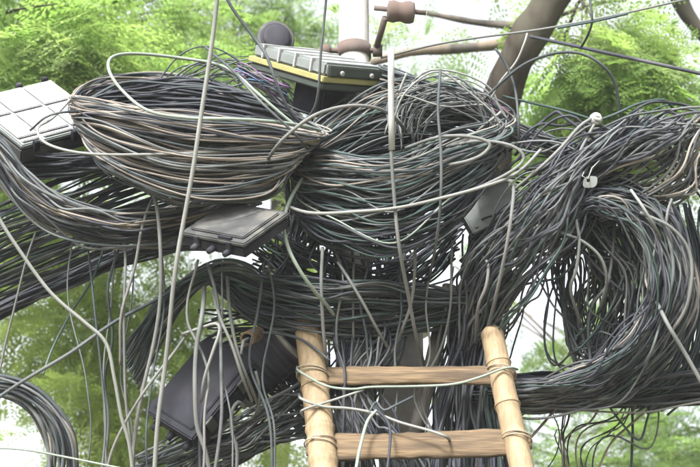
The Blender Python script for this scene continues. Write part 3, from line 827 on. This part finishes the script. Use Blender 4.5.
# --- lower centre bundles
bundle("cable_bundle", "dark sagging bundle across the pole just above the bamboo ladder top", "cable bundle",
       [(215, 262, 4.0), (262, 276, 3.95), (315, 284, 3.9), (372, 282, 3.9), (425, 290, 3.95), (478, 296, 4.0)],
       [(215, 282, 4.05), (250, 318, 4.0), (312, 336, 3.93), (372, 340, 3.95), (436, 326, 4.0), (495, 300, 4.06)],
       66, {'black': 5, 'charcoal': 4, 'green': 3.5, 'grey': 1}, dj=.05, jit=3)
bundle("cable_bundle", "arched cables spilling down left from under the flat grey junction box", "cable bundle",
       [(120, 352, 4.0), (160, 298, 3.97), (205, 266, 3.93), (245, 262, 3.93), (285, 292, 3.97), (320, 322, 4.02)],
       [(140, 388, 4.05), (172, 318, 4.02), (210, 284, 3.98), (245, 286, 3.98), (272, 318, 4.02), (300, 350, 4.08)],
       22, {'charcoal': 4, 'grey': 3, 'green': 3, 'black': 2}, dj=.04, jit=2)
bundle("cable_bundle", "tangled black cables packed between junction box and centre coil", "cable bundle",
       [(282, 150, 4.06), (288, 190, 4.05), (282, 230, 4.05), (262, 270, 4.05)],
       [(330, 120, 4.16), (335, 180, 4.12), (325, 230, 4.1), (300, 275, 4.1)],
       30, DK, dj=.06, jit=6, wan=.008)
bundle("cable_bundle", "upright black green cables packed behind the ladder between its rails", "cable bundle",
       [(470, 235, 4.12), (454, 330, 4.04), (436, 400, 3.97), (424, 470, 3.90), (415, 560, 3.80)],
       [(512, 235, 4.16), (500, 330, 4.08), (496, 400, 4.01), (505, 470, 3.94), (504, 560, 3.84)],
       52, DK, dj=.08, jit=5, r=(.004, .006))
bundle("cable_bundle", "upright cables coloured dark for the shade behind the left half of the ladder", "cable bundle",
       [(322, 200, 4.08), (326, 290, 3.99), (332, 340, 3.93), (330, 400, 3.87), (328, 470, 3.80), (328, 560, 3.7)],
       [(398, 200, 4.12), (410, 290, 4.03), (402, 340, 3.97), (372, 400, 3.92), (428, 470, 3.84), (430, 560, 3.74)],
       40, {'black': 5, 'charcoal': 3, 'grey': .6}, dj=.06, jit=9, wan=.010)  # mostly black mix puts the shade into the cable colour
bundle("cable_bundle", "heavy dark bundle running level to the right edge below the round coil", "cable bundle",
       [(480, 376, 4.12), (540, 374, 4.1), (600, 378, 4.08), (660, 374, 4.08), (740, 362, 4.08)],
       [(480, 408, 4.16), (540, 412, 4.14), (600, 408, 4.12), (660, 404, 4.12), (740, 400, 4.12)],
       52, {'black': 6, 'charcoal': 3}, dj=.05, jit=2, r=(.0036, .0055))
bundle("cable_bundle", "dark green cables falling along the right edge outside the round coil", "cable bundle",
       [(668, 205, 4.16), (686, 260, 4.14), (676, 320, 4.12), (650, 370, 4.1), (600, 400, 4.1)],
       [(742, 215, 4.2), (730, 280, 4.18), (716, 340, 4.16), (700, 388, 4.14), (660, 410, 4.14)],
       40, {'black': 5, 'green': 4, 'charcoal': 2}, dj=.06, jit=4)
bundle("cable_bundle", "scraggly grey cables crossing under the black distribution box", "cable bundle",
       [(140, 462, 3.98), (185, 438, 3.96), (235, 424, 3.96), (270, 400, 3.98), (320, 372, 4.04)],
       [(150, 500, 4.02), (200, 482, 4.0), (245, 462, 4.0), (285, 440, 4.02), (330, 428, 4.08)],
       30, {'grey': 4, 'charcoal': 4, 'black': 3, 'green': 1}, dj=.05, jit=5, wan=.010)
bundle("cable_bundle", "knot of black cables around the splice sleeve left of the ladder", "cable bundle",
       [(200, 318, 4.06), (240, 312, 4.06), (280, 330, 4.08), (300, 370, 4.1)],
       [(232, 412, 4.12), (262, 400, 4.12), (286, 412, 4.12), (312, 440, 4.14)],
       30, {'black': 6, 'charcoal': 2}, dj=.05, jit=6, wan=.012)
bundle("cable_bundle", "thin hazy cable ends fanning out between the leaves and pole at the top left", "cable bundle",
       [(140, 100, 4.2), (185, 66, 4.2), (225, 56, 4.2), (262, 70, 4.18), (300, 110, 4.15)],
       [(190, 108, 4.24), (205, 92, 4.24), (232, 84, 4.24), (262, 100, 4.22), (300, 140, 4.2)],
       12, {'grey': 3, 'charcoal': 4, 'green': 1}, dj=.04, jit=8, wan=.012, r=(.002, .0036))
bundle("wire_bundle", "small tuft of blue and purple wires left of the yellow seamed closure", "wires",
       [(238, 66, 4.0), (252, 70, 3.98), (270, 76, 3.97), (288, 84, 3.98)],
       [(240, 80, 4.0), (254, 86, 3.98), (272, 90, 3.97), (286, 98, 3.98)],
       16, {'blue': 3, 'purple': 3, 'charcoal': 3, 'palegreen': 1, 'black': 2}, dj=.02, jit=3, wan=.006, r=(.0018, .003))
bundle("wire_bundle", "little pinkish purple wire tuft at the foot of the leaning limb", "wires",
       [(474, 92, 4.04), (486, 98, 4.02), (497, 104, 4.02), (512, 110, 4.03)],
       [(478, 116, 4.05), (487, 106, 4.03), (499, 112, 4.03), (508, 126, 4.04)],
       9, {'pink': 3, 'purple': 3, 'grey': 2}, dj=.015, jit=4, wan=.006, r=(.0018, .003))
bundle("cable_bundle", "mess of thin loose loops on top of the centre coil", "cable bundle",
       [(385, 130, 3.98), (392, 96, 3.98), (440, 80, 3.98), (488, 100, 3.98), (500, 130, 4.0)],
       [(420, 150, 4.06), (430, 120, 4.06), (452, 106, 4.06), (480, 120, 4.06), (480, 150, 4.06)],
       22, {'grey': 5, 'charcoal': 2, 'pale': 2}, dj=.05, jit=8, wan=.010, r=(.002, .0036))
bundle("cable_bundle", "thin grey drop cables draped below the heavy right hand bundle", "cable bundle",
       [(540, 385, 4.1), (548, 420, 4.1), (552, 450, 4.1), (540, 500, 4.1)],
       [(680, 390, 4.15), (640, 425, 4.15), (600, 440, 4.15), (610, 510, 4.15)],
       7, {'charcoal': 4, 'grey': 2, 'brown': 1}, dj=.05, jit=10, wan=.012, r=(.0022, .004))

bundle("cable_bundle", "loose drop cables hanging between the black box and the left ladder rail", "cable bundle",
       [(176, 262, 3.86), (180, 310, 3.80), (186, 370, 3.76), (182, 430, 3.72), (180, 540, 3.66)],
       [(285, 262, 3.92), (280, 310, 3.84), (270, 370, 3.80), (284, 430, 3.76), (286, 540, 3.70)],
       3, {'silver': 2.5, 'charcoal': 3, 'grey': 3}, dj=.03, jit=6, wan=.0022, r=(.0032, .0052))
bundle("cable_bundle", "sparse thin cables trailing down in front of the leaves at the lower left", "cable bundle",
       [(60, 225, 3.95), (56, 300, 3.9), (70, 380, 3.86), (66, 450, 3.82), (60, 560, 3.76)],
       [(176, 225, 3.95), (172, 300, 3.9), (160, 380, 3.86), (168, 450, 3.82), (170, 560, 3.76)],
       3, {'silver': 3, 'charcoal': 3, 'grey': 3}, dj=.03, jit=7, wan=.0022, r=(.0030, .0046))
bundle("cable_bundle", "kinked grey drop cables falling from the sagging bundle toward the upper rung", "cable bundle",
       [(330, 250, 3.90), (338, 300, 3.86), (345, 345, 3.85), (362, 395, 3.86), (366, 440, 3.86)],
       [(470, 250, 3.94), (452, 300, 3.90), (446, 345, 3.90), (430, 395, 3.88), (440, 440, 3.88)],
       3, {'silver': 3, 'charcoal': 3, 'grey': 3}, dj=.02, jit=8, wan=.003, r=(.0030, .0048))

# ------------------------------------------------------------------ single cables
def lw(*uv): return [(u, v, LD(v) - .05 - (q[0] if q else 0)) for (u, v, *q) in uv]
def single(label, pts, m, r=.004, name="hanging_cable", cat="cable", amp=.002, sides=8):
    m = 'silver' if m == 'grey' else m
    p = wander(spline(PA(pts), step=.012), amp, wl=.35)
    o = tube(name, p, r, M[m], None, sides)
    return tag(o, label, cat)

single("long pale cable hanging from the top edge across the brown coil", [(222, -60, 3.62), (217, -5, 3.62), (208, 70, 3.62), (198, 140, 3.62), (186, 210, 3.62), (173, 290, 3.62), (164, 370, 3.62), (156, 440, 3.62), (150, 560, 3.62)], 'pale', .0052)
o = single("upright grey cable with a white tipped top in front of the centre coil", [(391, 50, 3.74), (391, 90, 3.74), (392, 150, 3.74), (396, 200, 3.74), (401, 250, 3.74), (409, 300, 3.8), (416, 340, 3.86), (426, 374, 4.0)], 'grey', .0045)
tipp = PA([(391, 49, 3.74), (391, 80, 3.74), (391.4, 118, 3.74), (391.8, 150, 3.74)])
tube("white_sleeve", tipp - np.array(o.location), .0078, M['white'], None, 10).parent = o
bpy.context.view_layer.update()

single("thin dark wire dropping in front of the yellow seamed closure", [(328, -60, 3.88), (326, -5, 3.88), (322, 50, 3.88), (319, 90, 3.9), (314, 108, 3.94), (304, 120, 3.98)], 'charcoal', .0032)
single("black cable slanting from the top edge down to the coloured wires", [(214, -40, 3.95), (228, 0, 3.95), (250, 32, 3.95), (266, 55, 3.93), (276, 82, 3.92), (290, 112, 3.94), (305, 128, 4.0)], 'charcoal', .0042)
single("dark thin cable crossing the nose of the brown coil from upper left", [(206, 46, 4.0), (232, 72, 3.85), (262, 104, 3.76), (296, 136, 3.76), (312, 152, 3.86)], 'charcoal', .0034)
single("pale green looping cable standing proud above the brown coil rim", [(300, 128, 3.9), (262, 96, 3.9), (225, 68, 3.95), (180, 58, 3.95), (135, 54, 3.9), (112, 58, 3.84), (110, 72, 3.78), (124, 92, 3.74), (148, 110, 3.7), (186, 117, 3.7), (240, 120, 3.72), (300, 126, 3.8), (330, 131, 3.95)], 'palegreen', .0040)
single("pale cable loop reaching left over the white terminal box", [(70, 100, 3.95), (52, 118, 3.86), (38, 127, 3.82), (42, 140, 3.8), (62, 149, 3.76), (96, 154, 3.73), (150, 155, 3.72), (210, 152, 3.74), (268, 148, 3.82)], 'pale', .0036)
single("short dark cable bridging the white terminal box and brown coil", [(30, 130, 3.88), (44, 118, 3.84), (60, 113, 3.84), (80, 112, 3.9)], 'charcoal', .003)
single("grey cable arching over the pinched right end of the brown coil", [(262, 172, 3.9), (275, 150, 3.72), (292, 132, 3.68), (316, 115, 3.68), (345, 107, 3.7), (372, 108, 3.74), (392, 116, 3.82), (404, 130, 3.96)], 'grey', .0044)
single("long grey cable drooping from the left edge to the bottom left", [(-30, 160, 3.7), (-6, 208, 3.7), (16, 244, 3.7), (48, 290, 3.7), (84, 322, 3.7), (106, 344, 3.7), (114, 378, 3.7), (121, 415, 3.7), (130, 450, 3.7), (136, 520, 3.7)], 'pale', .0044)
single("dark cable rising rightward from the bottom left bundle", [(-40, 425, 3.74), (0, 396, 3.74), (30, 376, 3.76), (70, 352, 3.78), (115, 322, 3.82), (160, 298, 3.88), (200, 272, 3.98)], 'charcoal', .0046)
single("left leg of the inverted V grey cable below the drooping bundle", [(158, 190, 3.9), (152, 204, 3.84), (140, 236, 3.8), (132, 275, 3.8), (122, 320, 3.8), (118, 365, 3.82)], 'grey', .0038)
single("light grey cable falling beside the long pale one from the drooping bundle", [(152, 188, 3.86), (157, 210, 3.8), (160, 250, 3.78), (160, 300, 3.78), (154, 345, 3.78), (143, 395, 3.78), (134, 450, 3.78), (128, 540, 3.78)], 'grey', .0048)
single("straight thin cable dropping at the left beside the crossing of two cables", [(122, 225, 3.9), (126, 265, 3.82), (124, 320, 3.8), (124, 380, 3.8), (129, 430, 3.8), (134, 475, 3.8), (140, 540, 3.8)], 'grey', .0034)
single("black thin cable between leaves and inverted V cable at left", [(128, 230, 3.95), (118, 250, 3.9), (108, 290, 3.88), (112, 340, 3.9), (104, 380, 3.95), (108, 430, 3.95), (100, 520, 3.95)], 'charcoal', .0036)
single("faint slanting cable in front of the leaves far left", [(36, 232, 3.95), (26, 262, 3.95), (14, 310, 3.95), (4, 350, 3.95), (-6, 400, 3.95)], 'grey', .0028)
single("dark slanting cable from the left fan down into the leaves", [(106, 240, 4.0), (92, 280, 4.0), (72, 310, 4.0), (54, 345, 4.0), (44, 374, 3.95)], 'green', .0030)
single("grey cable rising to cross the black box at its left corner", [(104, 480, 3.76), (112, 448, 3.76), (128, 416, 3.76), (150, 384, 3.76), (172, 356, 3.8), (190, 330, 3.86)], 'grey', .0036)
single("thick light cable hanging down over the face of the black box", [(204, 288, 3.9), (200, 318, 3.8), (196, 350, 3.78), (196, 390, 3.76), (198, 425, 3.76), (206, 450, 3.76), (216, 500, 3.76)], 'grey', .0056)
single("hooked pale cable bent back on itself above the black box", [(182, 334, 3.84), (198, 328, 3.8), (214, 323, 3.78), (218, 330, 3.77), (212, 350, 3.76), (204, 378, 3.76), (201, 402, 3.78)], 'pale', .0040)
single("left one of two pale cables slanting toward the conduit end", [(214, 290, 3.9), (220, 318, 3.82), (230, 345, 3.79), (240, 378, 3.8), (250, 402, 3.88)], 'pale', .0040)
single("right one of two pale cables slanting past the conduit end", [(226, 276, 3.92), (230, 310, 3.84), (238, 350, 3.8), (250, 384, 3.82), (260, 410, 3.92)], 'grey', .0044)
single("black cable hanging down the middle of the black box", [(204, 400, 3.84), (201, 425, 3.82), (200, 450, 3.82), (200, 520, 3.82)], 'black', .0048)
single("grey hook shaped cable bend low between the black box and the ladder", [(244, 408, 3.86), (238, 402, 3.84), (232, 412, 3.82), (233, 434, 3.82), (238, 452, 3.82), (236, 500, 3.82)], 'grey', .0046)
single("small pale cable end standing up among the tangle left of the ladder", [(256, 372, 3.84), (260, 388, 3.84), (259, 404, 3.88), (252, 420, 3.95)], 'grey', .0036)
single("pale green cable curving down from the junction box to the ladder", [(302, 178, 3.9), (290, 200, 3.84), (284, 222, 3.8), (288, 245, 3.77), (298, 266, 3.76), (312, 288, 3.78), (330, 312, 3.85), (345, 335, 3.98)], 'palegreen', .0048)
single("grey cable dropping to the left end of the upper rung", [(322, 248, 3.86), (321, 280, 3.82), (323, 320, 3.82), (326, 352, 3.84), (328, 380, 3.92)], 'grey', .0044)
single("grey cable slanting down right across the dark post behind ladder", [(336, 262, 3.88), (350, 284, 3.84), (368, 312, 3.84), (386, 342, 3.88), (404, 372, 3.98)], 'grey', .0040)
single("thin grey cable dropping straight between the pole and left rail", [(354, 262, 3.92), (353, 300, 3.88), (353, 340, 3.9), (352, 380, 4.0)], 'grey', .0034)
single("light cable swinging left from the centre coil to the upper rung", [(415, 230, 3.86), (415, 262, 3.84), (411, 300, 3.86), (402, 330, 3.88), (388, 372, 3.98)], 'grey', .0040)
single("thin cable from the gap beside the prop to the upper rung", [(452, 268, 3.98), (449, 300, 3.96), (442, 335, 3.98), (436, 372, 4.02)], 'grey', .0032)
single("grey cable dropping from the pale box to the right rail tip", [(500, 180, 3.9), (512, 184, 3.84), (511, 214, 3.8), (506, 250, 3.8), (498, 290, 3.84), (488, 330, 3.92)], 'grey', .0046)
single("short curved grey cable left of the right rail tip", [(476, 252, 3.92), (487, 262, 3.86), (486, 284, 3.84), (478, 308, 3.86), (476, 345, 3.95)], 'grey', .0042)
single("pale cable crossing the face of the centre coil toward the right", [(282, 205, 3.86), (310, 212, 3.78), (350, 212, 3.74), (395, 208, 3.73), (440, 199, 3.74), (480, 188, 3.78), (515, 174, 3.84), (540, 150, 3.9)], 'pale', .0042)
single("dark upright cable along the right part of the centre coil", [(440, 70, 3.9), (439, 110, 3.8), (441, 150, 3.76), (440, 200, 3.76), (436, 240, 3.8), (430, 280, 3.9)], 'charcoal', .0036)
single("broad looping cable with a rounded right end beside the centre coil", [(405, 150, 3.86), (440, 138, 3.8), (470, 137, 3.8), (490, 143, 3.8), (486, 153, 3.8), (468, 162, 3.8), (430, 170, 3.84), (400, 182, 3.9)], 'grey', .0044)
single("wider looping cable reaching right round the rounded loop", [(440, 146, 3.88), (480, 140, 3.84), (512, 146, 3.82), (524, 158, 3.82), (514, 170, 3.82), (486, 184, 3.82), (450, 196, 3.86), (420, 206, 3.92)], 'grey', .0044)
single("thick black cable crossing the bright leaves at upper right", [(530, 36, 4.4), (566, 44, 4.3), (600, 52, 4.2), (650, 63, 4.1), (720, 78, 4.0), (780, 92, 3.9)], 'black', .0050)
single("dark arching cable in front of the bright leaves at upper right", [(482, 102, 4.0), (500, 84, 3.98), (525, 64, 3.96), (555, 53, 3.96), (582, 54, 3.96), (602, 66, 3.96), (614, 84, 3.98), (619, 112, 4.0), (622, 150, 4.04)], 'charcoal', .0038)
single("green black cable sloping down right to the pale cable knot", [(505, 96, 4.02), (535, 103, 4.0), (562, 110, 3.98), (596, 122, 3.96)], 'green', .0034)
single("green black cable rising right from the pale cable knot", [(594, 122, 3.96), (616, 114, 3.96), (640, 104, 3.98), (664, 101, 4.0), (676, 112, 4.02)], 'green', .0036)
single("grey cable running down left from the pale cable knot", [(596, 116, 3.92), (580, 126, 3.9), (562, 146, 3.88), (540, 168, 3.88), (516, 190, 3.92)], 'grey', .0044)
single("second grey cable running steeply down from the pale cable knot", [(597, 118, 3.93), (590, 132, 3.9), (580, 150, 3.88), (566, 176, 3.88), (548, 205, 3.92)], 'grey', .0040)
single("short greenish cable high up beside the leaning limb", [(556, 29, 4.1), (576, 25, 4.1), (600, 20, 4.1), (628, 13, 4.1)], 'green', .0032)
single("dark twig like cable dropping to the thick black cable", [(588, -10, 4.1), (592, 18, 4.1), (588, 34, 4.15), (582, 46, 4.2)], 'charcoal', .0034)
single("thin dark cable dropping in front of the leaning limb", [(496, 48, 4.0), (508, 66, 4.0), (517, 92, 3.98), (518, 125, 3.96), (516, 152, 4.0)], 'charcoal', .0034)
single("pale thin cable rising left of the leaning limb", [(488, 106, 4.0), (500, 82, 4.0), (516, 62, 4.0), (524, 44, 4.0), (527, 34, 4.02)], 'pale', .0028)
single("faint cable crossing the white sky near the top centre", [(380, 58, 4.4), (430, 46, 4.4), (480, 38, 4.4), (545, 28, 4.4), (640, 10, 4.4), (720, -6, 4.4)], 'grey', .0034)
single("short pale stub standing up from the centre coil top", [(399, 92, 3.95), (403, 82, 3.95), (407, 73, 3.95)], 'pale', .0034)
single("pale stub pointing up right behind the centre coil", [(478, 132, 3.98), (490, 122, 3.96), (502, 112, 3.95)], 'pale', .0036)
single("pale wire sagging across the gap at bottom left", [(-30, 446, 3.7), (20, 449, 3.7), (60, 456, 3.7), (105, 464, 3.7), (170, 478, 3.7)], 'palegreen', .0026)
single("straight grey cable slanting down at the right edge", [(655, 300, 3.86), (668, 326, 3.8), (684, 352, 3.8), (704, 386, 3.8), (730, 430, 3.8)], 'grey', .0052)
single("grey cable looping down the far right outside the round coil", [(640, 212, 3.86), (672, 228, 3.84), (690, 254, 3.84), (690, 290, 3.84), (680, 320, 3.86), (655, 350, 3.9)], 'grey', .0044)
single("pale curl of cable inside the top of the round coil", [(560, 232, 3.88), (582, 240, 3.86), (600, 258, 3.86), (606, 284, 3.88), (600, 310, 3.94)], 'grey', .0040)
single("upright grey cable hanging inside the round coil at left", [(576, 218, 3.88), (579, 240, 3.86), (576, 268, 3.86), (570, 290, 3.88), (580, 325, 3.94)], 'grey', .0042)
single("pale stub poking from the tag down over the round coil", [(632, 190, 3.88), (642, 204, 3.85), (652, 222, 3.85), (660, 240, 3.9)], 'pale', .0040)
single("light upright cable end at the right edge above the round coil", [(672, 200, 3.9), (668, 212, 3.88), (667, 226, 3.88), (670, 240, 3.92)], 'grey', .0036)
single("pale wire tied from left rail across under the upper rung", lw((297, 366, -.10), (300, 371), (326, 386), (352, 390), (372, 388), (410, 387), (452, 384), (478, 377), (502, 368), (511, 367), (517, 369, -.10)), 'palegreen', .0032)
single("pale wire rising from left rail to join the wire under the upper rung", lw((302, 417, -.10), (302, 411), (322, 404), (345, 396), (364, 389)), 'pale', .0032)
single("pale twisted wire crossing from left rail to the lower rung", lw((300, 394, -.10), (302, 399), (322, 407), (350, 409), (375, 413), (400, 422), (430, 431), (446, 437, .0), (452, 442, -.08)), 'pale', .0036)
single("grey wire hanging from the crossing wires in front of the lower rung", lw((377, 412), (368, 422), (362, 440), (357, 466), (352, 520)), 'palegreen', .0040)
single("black wire hanging over the middle of the lower rung", lw((376, 410), (388, 420), (392, 432), (391, 452), (388, 480), (390, 540)), 'black', .0036)
single("short dark wire looped above the crossing of the pale wires", lw((370, 412), (376, 402), (383, 410), (396, 404), (412, 396)), 'charcoal', .0030)
single("dark wire draped round the top of the left ladder rail", lw((262, 332), (285, 334), (304, 340), (318, 350), (330, 360)), 'charcoal', .0034)
single("thin drooping cable under the heavy right bundle near the ladder", [(560, 404, 4.05), (545, 420, 4.02), (534, 432, 4.0), (522, 448, 4.0), (512, 480, 4.0)], 'brown', .0036)
single("thin loop of cable hanging in the bright gap at bottom right", [(605, 400, 4.05), (620, 420, 4.05), (640, 440, 4.05), (648, 420, 4.06), (652, 400, 4.08)], 'green', .0030)
single("brown cable slanting through the bright gap at bottom right", [(660, 400, 4.1), (630, 425, 4.1), (610, 445, 4.1), (594, 480, 4.1)], 'brown', .0032)
single("dark cable dropping to the bottom edge in the bright gap", [(632, 402, 4.1), (633, 430, 4.1), (632, 470, 4.1), (634, 520, 4.1)], 'green', .0036)
single("light level cable skimming the underside of the heavy right bundle", [(520, 405, 4.0), (580, 410, 4.0), (640, 412, 4.0), (690, 404, 4.0), (740, 396, 4.0)], 'pale', .0026)

# pale tape knot and metal cable tag
def knot():
    c = P(596, 119, 3.92); t = empty("cable_knot", c, "pale taped knot where several cables meet at upper right", "knot")
    for k in range(5):
        a = rng.normal(0, 1, 3); a /= np.linalg.norm(a); b = np.cross(a, [0.3, .5, .8]); b /= np.linalg.norm(b); e = np.cross(a, b)
        th = np.linspace(0, 2*math.pi, 17)[:-1]
        tube("tape_turn", c + .012*(np.cos(th)[:, None]*b + np.sin(th)[:, None]*e), .0052, M['white'], t, 7, closed=True)
knot()
def tagplate():
    c = P(590, 182, 3.80); t = empty("metal_tag", c, "small pale bent metal tag with a hole hanging on the cables at right", "tag")
    n = 16; out = []; inn = []
    for k in range(n):
        th = 2*math.pi*k/n
        out.append((math.copysign(abs(math.cos(th))**.6, math.cos(th))*.021 + .004*math.sin(th), math.copysign(abs(math.sin(th))**.6, math.sin(th))*.019))
        inn.append((-.006+.006*math.cos(th), .005+.006*math.sin(th)))
    V = []; F = []
    nrm = -FW + np.array([.2, 0, .1]); nrm /= np.linalg.norm(nrm)
    for z in (0, .003):
        for ring in (out, inn):
            for (x, y) in ring: V.append(RX*x*.75 + UP*y*.75 + nrm*(z*.7 + .15*x))
    for k in range(n):
        k2 = (k+1) % n
        F += [(k, k2, n+k2, n+k), (2*n+k, 3*n+k, 3*n+k2, 2*n+k2), (k, 2*n+k, 2*n+k2, k2), (n+k, n+k2, 3*n+k2, 3*n+k)]
    me = bpy.data.meshes.new("plate"); me.from_pydata([tuple(v) for v in V], [], F)
    link("plate", me, M['ltbox'], t)
    tube("tie_wire", PA([(584, 172, 3.8), (582, 176, 3.79), (588, 179, 3.79), (592, 168, 3.82), (600, 160, 3.86)]), .0016, M['pale'], t, 6)
tagplate()
